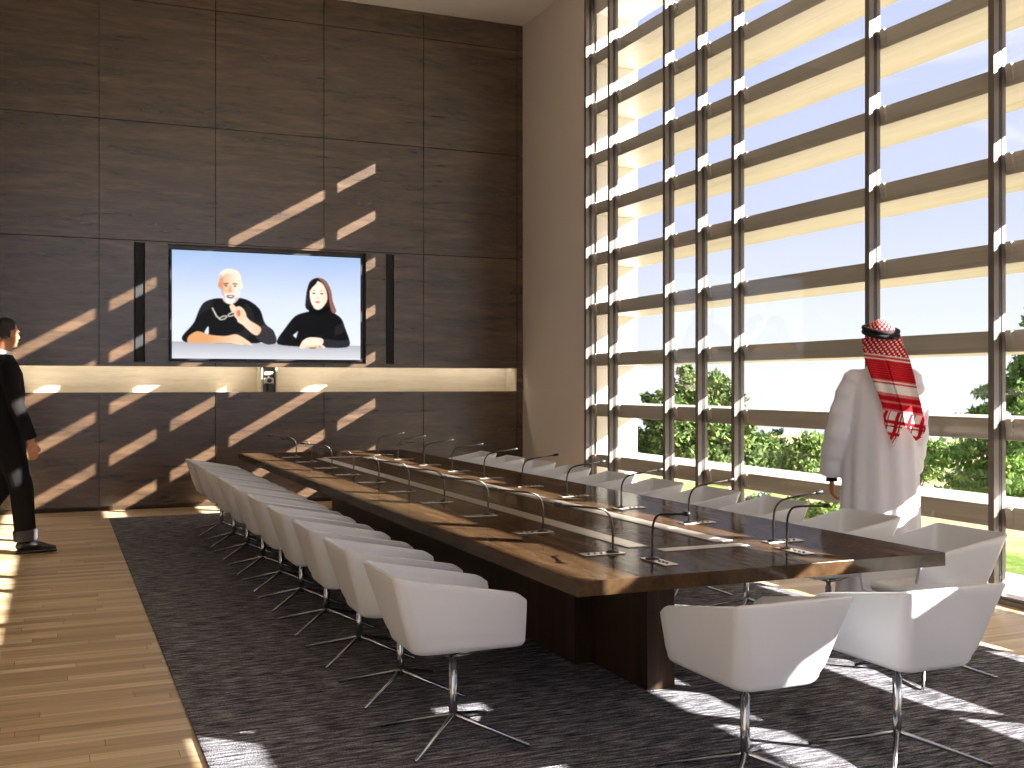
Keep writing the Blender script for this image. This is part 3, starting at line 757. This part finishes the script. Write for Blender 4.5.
ring_loft(bm, [oval(k3(c), a*K, b*K, 30, f, 5, 1) for c, a, b, f in (((0, 0, .77), .19, .145, .03), ((0, 0, .92), .19, .142, .02), ((0, 0, 1.08), .172, .128, .01), ((0, .005, 1.25), .185, .135, 0), ((0, 0, 1.39), .195, .122, 0), ((0, -.01, 1.47), .165, .095, 0), ((0, -.015, 1.525), .075, .07, 0), ((0, -.015, 1.545), .062, .06, 0))])
for s_ in (1, -1):
    a = arms[s_]; a = a[:-1]+[tuple(u_*.85+v_*.15 for u_, v_ in zip(a[-1], a[-2]))]
    tube(bm, [k3((a[0][0]*.8, 0, 1.45))]+[k3(p) for p in a], [.06*K, .068*K, .066*K, .06*K, .056*K, .05*K], 14)
skin('jacket', bm, M['suit'], man, .009, 3)
bm = bmesh.new()                                          # trousers
ring_loft(bm, [oval(k3(c), a*K, b*K) for c, a, b in (((0, 0, .82), .15, .115), ((0, 0, .90), .172, .128), ((0, 0, 1.02), .16, .115))])
for hp, kn, an in (((.085, 0, .90), RK, RA), ((-.085, 0, .90), LK, LA)):
    lo = tuple(u_*.94+v_*.06 for u_, v_ in zip(an, kn))
    tube(bm, [k3(hp), k3(tuple((a+b)/2 for a, b in zip(hp, kn))), k3(kn), k3(tuple((a+b)/2 for a, b in zip(kn, an))), k3(lo)], [.105*K, .10*K, .088*K, .082*K, .078*K], 14)
skin('trousers', bm, M['suit'], man, .009, 3)
d = (Vector(RK)-Vector(RA)).normalized(); a = Vector(RA)+d*.005
bm = bmesh.new(); tube(bm, [a*K, (a+d*.012)*K, (a+d*.075)*K, (a+d*.085)*K], [.081*K, .087*K, .089*K, .082*K], 18); obj('trouser_cuff', bm, M['cuff'], man, True)
def shoe(pts, rad, sole):
    b = bmesh.new(); tube(b, smooth_path([k3(p) for p in pts], 3), [r_*K for r_ in np.interp(np.linspace(0, len(pts)-1, 3*(len(pts)-1)+1), range(len(pts)), rad)], 12)
    tube(b, [k3(p) for p in sole], [.034*K, .036*K, .042*K, .030*K], 12, ((0, 0, 1), .34))
    return b
skin('shoe', shoe([(.105, .07, .085), (.105, .10, .07), (.107, .19, .055), (.11, .27, .036), (.112, .345, .03)], [.036, .048, .044, .036, .018], [(.105, .055, .012), (.106, .13, .012), (.11, .25, .012), (.112, .35, .012)]), M['shoe'], man, .007, 2)
skin('shoe', shoe([(-.10, -.30, .17), (-.10, -.28, .14), (-.10, -.20, .085), (-.10, -.12, .05), (-.10, -.05, .035)], [.034, .046, .044, .036, .018], [(-.10, -.325, .125), (-.10, -.26, .075), (-.10, -.15, .018), (-.10, -.06, .012)]), M['shoe'], man, .007, 2)
bm = bmesh.new()                                          # shirt collar
rg = []
for z, r_, dz in ((1.535, .066, 0), (1.575, .063, .006), (1.578, .058, .006), (1.53, .058, 0)):
    rg.append([(r_*1.02*K*math.cos(t_), (-.012+r_*math.sin(t_))*K, (z-.02*(1+math.sin(t_))/2)*K) for t_ in [2*PI*i/24 for i in range(24)]])
ring_loft(bm, rg+[rg[0]], cap=False); obj('shirt_collar', bm, M['shirt'], man, True)
def hair_cap(parent, c, q, s):
    b = bmesh.new(); ellipsoid(b, (0, 0, 0), (1, 1, 1), 40)
    c = Vector(c)
    kill = []
    for v in b.verts:
        x, y, z = v.co
        if y > .30+.42*max(0, z) or z < -.62-.1*abs(x) or (z < -.12 and y > -.12) : kill.append(v)
        n = .010*math.sin(17*x+9*z)+.008*math.sin(23*y+13*x)
        v.co = Vector((x*(.083+n*.35), -.014+y*(.104+n*.35), .022+z*(.100+n*.3)))*s
        v.co = c + q @ v.co
    bmesh.ops.delete(b, geom=kill, context='VERTS')
    o = obj('hair', b, M['hair'], parent, True)
    sd = o.modifiers.new('t', 'SOLIDIFY'); sd.thickness = .012*s; sd.offset = -1
    dg = bpy.context.evaluated_depsgraph_get(); me = bpy.data.meshes.new_from_object(o.evaluated_get(dg)); o.modifiers.clear(); o.data = me
hair_cap(man, k3((0, .01, 1.70)), q, K)

# ---- man in a white robe and red checked headcloth, seen from behind at the window
ROBX, ROBY = 4.70, 5.225; S_ = .00618; U0 = 882
rob = thing('person', 'person in a long white robe and red checked headcloth standing at the window', 'person', (ROBX, ROBY, 0), R(90-41.98)-PI/2)
ra = {-1: [(-.165, -.01, 1.445), (-.215, -.02, 1.31), (-.255, -.03, 1.14), (-.288, .01, .99), (-.30, .05, .83)],
      1: [(.165, -.01, 1.445), (.185, .0, 1.31), (.195, .03, 1.14), (.18, .10, .99), (.165, .16, .86)]}
bm = bmesh.new()
ring_loft(bm, [oval(c, a, b) for c, a, b in (((0, 0, .86), .10, .08), ((0, 0, .93), .16, .115), ((0, 0, 1.07), .15, .11), ((0, .01, 1.25), .16, .115), ((0, 0, 1.39), .165, .10), ((0, -.01, 1.47), .13, .075), ((0, -.015, 1.53), .06, .055))])
tube(bm, [(0, -.02, 1.46), (0, -.012, 1.54), (0, 0, 1.63)], [.058, .054, .052], 14)
q = head(bm, (-.012, .01, 1.695), R(12))
for s_ in (1, -1):
    tube(bm, ra[s_], [.048, .044, .038, .034, .028], 12); hand(bm, ra[s_][-1], (0, .15, -1), s_)
for s_ in (1, -1):
    tube(bm, [(.09*s_, 0, .92), (.095*s_, .01, .7), (.10*s_, .015, .5), (.10*s_, -.01, .3), (.10*s_, 0, .09)], [.088, .076, .056, .054, .038], 12)
    tube(bm, [(.10*s_, -.03, .045), (.105*s_, .08, .04), (.115*s_, .19, .028)], [.038, .036, .024], 10)
skin('body', bm, M['skin_brown'], rob, .008, 4)
eyes(rob, (-.012, .01, 1.695), q, 1, M['hair'])
bm = bmesh.new()                                          # robe
ring_loft(bm, [oval(c, a, b, 72, f, k_, ph) for c, a, b, f, k_, ph in (((-.015, 0, .035), .262, .21, .05, 11, 0), ((-.015, 0, .25), .248, .20, .05, 11, .15), ((-.015, 0, .55), .236, .185, .046, 11, .4), ((-.01, 0, .85), .224, .17, .040, 11, .7), ((-.01, 0, 1.05), .212, .155, .032, 11, .9),
                               ((0, 0, 1.25), .205, .148, .02, 11, 1.2), ((0, -.005, 1.38), .195, .132, .008, 11, 1.2), ((0, -.01, 1.46), .155, .105, 0, 1, 0), ((0, -.012, 1.515), .10, .08, 0, 1, 0), ((0, -.012, 1.57), .068, .064, 0, 1, 0))])
for s_ in (1, -1):
    a = ra[s_]
    tube(bm, smooth_path([(a[0][0]*.75, -.01, 1.45)]+a[:-1]+[tuple(u_*.9+v_*.1 for u_, v_ in zip(a[-1], a[-2]))], 4),
         [.058+.012*math.sin(PI*k_/20)+.014*k_/20+.0055*math.sin(k_*2.1) for k_ in range(21)], 18)
skin('robe', bm, M['thobe'], rob, .011, 3)
b = bmesh.new(); w_ = Vector(ra[-1][-1])-Vector((0, 0, .012))
tube(b, [w_+Vector((0, 0, -.012)), w_+Vector((0, .001, .012))], [.034, .034], 16); obj('wristwatch', b, M['cord'], rob, True)

def check(x, y, p=.029):
    """houndstooth-like red and white weave"""
    return math.sin(x*2*PI/p)*math.sin(y*2*PI/p) > .42
RED, WHT, PNK = srgb(188, 18, 32)[:3], srgb(240, 234, 232)[:3], srgb(222, 120, 124)[:3]
def cloth_col(s, l, v):
    """colour by place on the cloth: s across (m), l down (m), v = how far down the drape"""
    if v < 356: return WHT if check(s, l) else RED
    if v < 361: return (WHT, PNK, RED, PNK, WHT)[int(v-356)]
    if v < 381: return RED if (int(v*3) % 7) else srgb(208, 74, 80)[:3]
    if v < 385: return (PNK, WHT, PNK, RED)[int(v-381)]
    if v < 394: return WHT
    if v < 397: return PNK
    if v < 410: return RED if not (402 < v < 404) else PNK
    if v < 412: return PNK
    k = (s+.006*math.sin(v*.2)) % .075
    if abs(k-.03) < .011 or abs(k-.052) < .004: return RED
    if 421 < v < 424.5 or 426 < v < 427.5 or 433 < v < 436: return RED
    return WHT
m = M['headcloth'] = mat('red_check_cloth', rough=.85, spec=.15); t = NT(m)
at = t.new('ShaderNodeVertexColor'); at.layer_name = 'weave'; t.link(at.outputs['Color'], t.b.inputs['Base Color'])
tab = [(338, 863, 900), (348, 864, 903), (360, 866, 908), (375, 871, 911), (390, 877, 914), (405, 882, 918), (420, 884, 921), (446, 886, 923)]
NS, NTt = 110, 170
hem = [(0, 424), (.10, 436), (.20, 445), (.32, 436), (.46, 424), (.60, 428), (.76, 439), (.88, 436), (1, 428)]
verts, cols = [], []
for j in range(NTt+1):
    for i in range(NS+1):
        s = i/NS; v_end = np.interp(s, [h[0] for h in hem], [h[1] for h in hem]); v = 338+(v_end-338)*j/NTt
        ul, ur = np.interp(v, [r_[0] for r_ in tab], [r_[1] for r_ in tab]), np.interp(v, [r_[0] for r_ in tab], [r_[2] for r_ in tab])
        f = min(1, max(0, (v-340)/40)); f = f*f*(3-2*f)
        x = (ul+(ur-ul)*s-U0)*S_
        bend = math.cos((s-.5)*2.5)
        yh = -.118*bend+.012
        yl = -.176-.012*math.sin(s*13+.6)-.020*math.sin(s*5.2)-.02*(1-abs(2*s-1))
        y = yh*(1-f)+yl*f - .006*math.sin(s*17+v*.02)*f
        if f > .3 and abs(s-.46) < .035: y += .022*(1-abs(s-.46)/.035)*min(1, (v-345)/40)      # the fold between the two tails
        z = H-(v-384)*S_
        verts.append((x, y, z)); cols.append(cloth_col(x+.5+(v-400)*.0022, z, v-6*(s-.5)))
faces = [(j*(NS+1)+i, j*(NS+1)+i+1, (j+1)*(NS+1)+i+1, (j+1)*(NS+1)+i) for j in range(NTt) for i in range(NS)]
me = bpy.data.meshes.new('headcloth'); me.from_pydata(verts, [], faces)
ca = me.color_attributes.new('weave', 'FLOAT_COLOR', 'POINT'); ca.data.foreach_set('color', np.array([(*c, 1) for c in cols]).reshape(-1))
o = link('headcloth', me, M['headcloth'], rob, True)
sd = o.modifiers.new('t', 'SOLIDIFY'); sd.thickness = .005; sd.offset = 1
verts, cols, faces = [], [], []                           # the crown of the cloth
NA, NB = 330, 130
for j in range(NB+1):
    th = PI*.56*j/NB
    for i in range(NA+1):
        a = 2*PI*i/NA
        x, y, z = .093*math.sin(th)*math.cos(a)-.006, .116*math.sin(th)*math.sin(a)-.002, 1.714+.108*math.cos(th)
        verts.append((x, y, z)); cols.append(WHT if check(a*.1, th*.11, .0349) else RED)
faces = [(j*(NA+1)+i, (j+1)*(NA+1)+i, (j+1)*(NA+1)+i+1, j*(NA+1)+i+1) for j in range(NB) for i in range(NA)]
me = bpy.data.meshes.new('headcloth_crown'); me.from_pydata(verts, [], faces)
ca = me.color_attributes.new('weave', 'FLOAT_COLOR', 'POINT'); ca.data.foreach_set('color', np.array([(*c, 1) for c in cols]).reshape(-1))
link('headcloth_crown', me, M['headcloth'], rob, True)
b = bmesh.new(); tl = Matrix.Rotation(R(9), 3, 'Y') @ Matrix.Rotation(R(-11), 3, 'X').inverted()
for dz in (-.004, .022):
    ring = [Vector((-.006, -.002, 1.735+dz)) + tl @ Vector((.102*math.cos(a), .124*math.sin(a), 0)) for a in [2*PI*i/40 for i in range(40)]]
    n = 8; rr = []
    for i, p in enumerate(ring):
        d = (ring[(i+1) % 40]-ring[i-1]).normalized(); up = Vector((0, 0, 1)); sd_ = d.cross(up).normalized()
        rr.append([p+(sd_*math.cos(2*PI*k_/n)+up*math.sin(2*PI*k_/n))*.0145 for k_ in range(n)])
    ring_loft(b, rr+[rr[0]], cap=False)
obj('head_cord', b, M['cord'], rob, True)

# ------------------------------------------------------------------ outside
bm = bmesh.new(); gx = [5.76, 6.7, 8, 9.3, 10.5] + [10.5+1.2*k*(1+k*.09) for k in range(1, 46)]; gy = [-60+4*k for k in range(46)]
def ground_z(x, y): return -.06-.34*max(0, min(x, 18)-10.5)-.04*max(0, x-18)
vg = [[bm.verts.new((x, y, ground_z(x, y)+.05*math.sin(x*.7+y*.31)*(x > 8))) for y in gy] for x in gx]
for a, b_ in zip(vg, vg[1:]):
    for i in range(len(gy)-1): bm.faces.new((a[i], a[i+1], b_[i+1], b_[i]))
struct(obj('ground', bm, M['lawn']))
struct(obj('ground_rear_bounce', bx(-30, 5.75, -40, YR-.15, -.3, -.12), M['bounce_terrace']))  # pale stone added out of view to bounce sunlight into the room
struct(obj('path', bx(5.755, 6.75, -30, 11.07, -.2, -.03), M['paving']))
struct(obj('path_far', bx(5.755, 6.75, 11.4, 40, -.2, -.03), M['paving']))

def tree(name, label, cat, base, crown, n, size, material, seed, trunk_r=.12, group=None, droop=0):
    o = thing(name, label, cat, base, 0, group)
    if trunk_r:
        b = bmesh.new(); top = max(c[2] for c, _ in crown)
        tube(b, smooth_path([(0, 0, -.3), (.04, .02, top*.3), (-.03, .05, top*.8)], 4), [trunk_r*(1-.7*k/8) for k in range(9)], 8)
        for k, (c, r) in enumerate(crown[:7]):
            tube(b, smooth_path([(0, 0, top*(.15+.05*k)), (c[0]*.5, c[1]*.5, c[2]*.7), c], 4), [trunk_r*.5*(1-.8*j/8) for j in range(9)], 6)
        obj('trunk', b, M['bark'], o)
    leaves('crown', material, o, crown, n, size, seed, droop)
    return o
def clump_px(pts, d, base):
    """clumps given by (u, v, radius px, depth offset) at distance d, relative to base"""
    o = []
    for u, v, r, dd in pts:
        p = at_d(u, v, d+dd)-base; q = r*(d+dd)/F
        o.append((tuple(p), (q, q, q*.85)))
    return o
def ground_at(u, d):
    p = at_d(u, 384, d); return Vector((p.x, p.y, ground_z(p.x, p.y)))
g = ground_at(693, 34)
tree('tree', 'tall leafy green tree beyond the windows left of the robed person', 'tree', g,
     clump_px([(690, 392, 20, 0), (712, 385, 17, 1), (668, 405, 18, -.5), (728, 402, 18, .5), (700, 415, 26, 0), (742, 425, 14, 0), (655, 418, 12, .3), (676, 436, 28, -.4), (720, 440, 28, -.2), (648, 446, 22, .4), (700, 466, 34, -.5), (745, 455, 20, .2), (660, 480, 30, -.2), (735, 480, 28, 0), (686, 372, 9, .3), (648, 398, 7, .2)], 34, g), 17000, .105, M['leaf'], 3, .16)
g = ground_at(640, 40)
tree('tree', 'dark green bushy tree beside the white outside wall', 'tree', g,
     clump_px([(640, 448, 22, 0), (622, 455, 26, 0), (655, 470, 24, 0), (630, 482, 30, 0), (610, 440, 18, 0)], 40, g), 6000, .12, M['leaf'], 5, .12)
g = ground_at(770, 37)
tree('tree', 'low dark bushy tree right of the tall leafy tree', 'tree', g,
     clump_px([(762, 447, 18, 0), (748, 460, 20, 0), (775, 462, 22, .4), (765, 480, 26, 0), (790, 482, 20, 0)], 37, g), 6500, .10, M['leaf'], 8, .1)
g = ground_at(808, 31)
tree('tree', 'light green round bush just left of the robed person', 'tree', g,
     clump_px([(812, 448, 19, 0), (797, 458, 18, 0), (828, 455, 20, .3), (806, 474, 26, 0), (838, 474, 26, 0), (786, 478, 18, 0)], 31, g), 8000, .085, M['leaf2'], 11, .08)
# small dark conifer between the bushes
g = ground_at(778, 43)
cl_ = []
for k in range(6):
    v = 428+k*9; ww = 5+k*3.4
    cl_ += [((Vector(at_d(778+s_*ww, v+4, 43))-g)[:], (ww*.028, ww*.028, .13)) for s_ in (-.6, 0, .6)]
tree('conifer', 'small dark pointed conifer between two bushes', 'tree', g, cl_, 1800, .10, M['darkneedle'], 13, .05, droop=.6)
# big cedar with drooping shelves of branches
g = ground_at(1046, 23)
cl_ = []
for (v, reach) in ((352, 36), (372, 62), (394, 84), (416, 80), (436, 116), (455, 134), (474, 120), (494, 110), (330, 26), (305, 18)):
    for a in range(9):
        an = 2*PI*a/9+v*.7
        for f in (.3, .55, .8, 1.0):
            rr = reach*f/F*23*(.86+.14*math.sin(3.1*a+v))
            c = Vector((1046, 0, 0)); base_p = at_d(1046, v, 23)-g
            p = base_p+Vector((math.cos(an)*rr, math.sin(an)*rr, -.10-f*f*.32+.08*math.sin(a*2.3)))
            q = .13+.14*(1-f)+reach*.0011
            cl_.append((tuple(p), (q*1.25, q*1.25, q*.48)))
tree('cedar', 'large drooping cedar outside at the right edge of the view', 'tree', g, cl_, 26000, .085, M['needle'], 17, .28, droop=.9)
g = ground_at(920, 40)
tree('tree', 'pale green bush at the foot of the cedar', 'tree', g, clump_px([(905, 455, 14, 0), (922, 448, 12, 0), (940, 452, 16, 0), (900, 470, 16, 0), (925, 466, 18, 0)], 40, g), 3600, .10, M['leaf2'], 19, .06)
# low planting along the path, with flowers
rs = random.Random(4)
spots = [(655, 497), (690, 498), (724, 500), (757, 502), (790, 505), (822, 508)]
wh = ['nearest the white outside wall', 'second along the path from the white outside wall', 'with pink flowers behind the window chairs',
      'with blue flowers behind the window chairs', 'fifth along the path from the white outside wall', 'beside the hand of the robed person']
for i, (u, v) in enumerate(spots):
    d = 12.6-i*.45
    p = at_d(u, v, d); b0 = Vector((p.x, p.y, ground_z(p.x, p.y)))
    top = max(.2, p.z-b0.z+.10)
    cr = [((.11*math.cos(k), .11*math.sin(k), top*(.35+.09*k)), (.085, .085, top*.26)) for k in range(6)]
    o = thing('garden_shrub', 'low leafy garden plant outside, %s' % wh[i], 'plant', b0, 0, 'low planting along the outside path')
    leaves('foliage', M['leaf2' if i % 2 else 'leaf'], o, cr, 1100, .034, 30+i)
    if i in (2, 3):
        leaves('flower', M['petal' if i == 2 else 'bluepetal'], o, [((c[0], c[1], c[2]+top*.2), (.07, .07, .05)) for c, r in cr[2:]], 70, .03, 60+i)
# far buildings on the skyline
for i, (u, ww, hh) in enumerate(((921, 7, 5), (933, 8, 8), (944, 5, 5))):
    p = at_d(u, 384, 120); b0 = Vector((p.x, p.y, ground_z(p.x, p.y))); o = thing('far_house', ['small pale far house left of a taller one on the skyline', 'taller pale far house in the middle on the skyline', 'small pale far house next to the cedar on the skyline'][i], 'building', b0)
    s_ = 120/F; b = bmesh.new(); box(b, -ww*s_/2, ww*s_/2, -.4, .4, -1, hh*s_); obj('wall', b, M['white_wall'], o)
    b = bmesh.new(); box(b, -ww*s_/2-.05, ww*s_/2+.05, -.5, .5, hh*s_, hh*s_+.1); obj('roof', b, M['paving'], o)
# ------------------------------------------------------------------ light
w = bpy.data.worlds.new('sky'); scn.world = w; w.use_nodes = True
nt = w.node_tree; nt.nodes.clear()
class WT: pass
t = NT.__new__(NT); t.t = nt; t.n = nt.nodes; t.b = None
tc = t.new('ShaderNodeTexCoord'); sx = t.new('ShaderNodeSeparateXYZ'); t.link(tc.outputs['Generated'], sx.inputs[0])
base = t.ramp(sx.outputs['Z'], [(0, srgb(246, 249, 255)), (.05, srgb(238, 243, 255)), (.14, srgb(216, 223, 252)), (.32, srgb(198, 208, 248)), (1, srgb(140, 168, 236))])
mp = t.new('ShaderNodeMapping'); mp.inputs['Scale'].default_value = (2.2, 2.2, 6); mp.inputs['Rotation'].default_value = (0, .5, .6)
t.link(tc.outputs['Generated'], mp.inputs['Vector'])
cl = t.noise(mp.outputs[0], 1.6, 8, .6, .6)
cf = t.ramp(cl, [(.56, (0, 0, 0, 1)), (.76, (1, 1, 1, 1))])
sk = t.mix(cf, base, srgb(250, 250, 255))
bg = t.new('ShaderNodeBackground'); bg.inputs['Strength'].default_value = .92
t.link(sk, bg.inputs['Color']); ow = t.new('ShaderNodeOutputWorld'); t.link(bg.outputs[0], ow.inputs[0])
sl = bpy.data.lights.new('sun', 'SUN'); sl.energy = 27; sl.angle = R(.27); sl.color = (1, .96, .89)
so = bpy.data.objects.new('sun', sl); C.objects.link(so); so.location = (12, -8, 10)
so.rotation_euler = Vector((-1, .911, -.581)).to_track_quat('-Z', 'Y').to_euler()

vs = scn.view_settings; scn.display_settings.display_device = 'sRGB'
vs.view_transform = 'Standard'; vs.look = 'None'; vs.gamma = 1; vs.exposure = .38; vs.use_curve_mapping = False
cyc = scn.cycles
cyc.use_denoising = True; cyc.max_bounces = 10; cyc.diffuse_bounces = 6; cyc.glossy_bounces = 4; cyc.transparent_max_bounces = 24
cyc.sample_clamp_indirect = 8; cyc.caustics_reflective = False; cyc.caustics_refractive = False
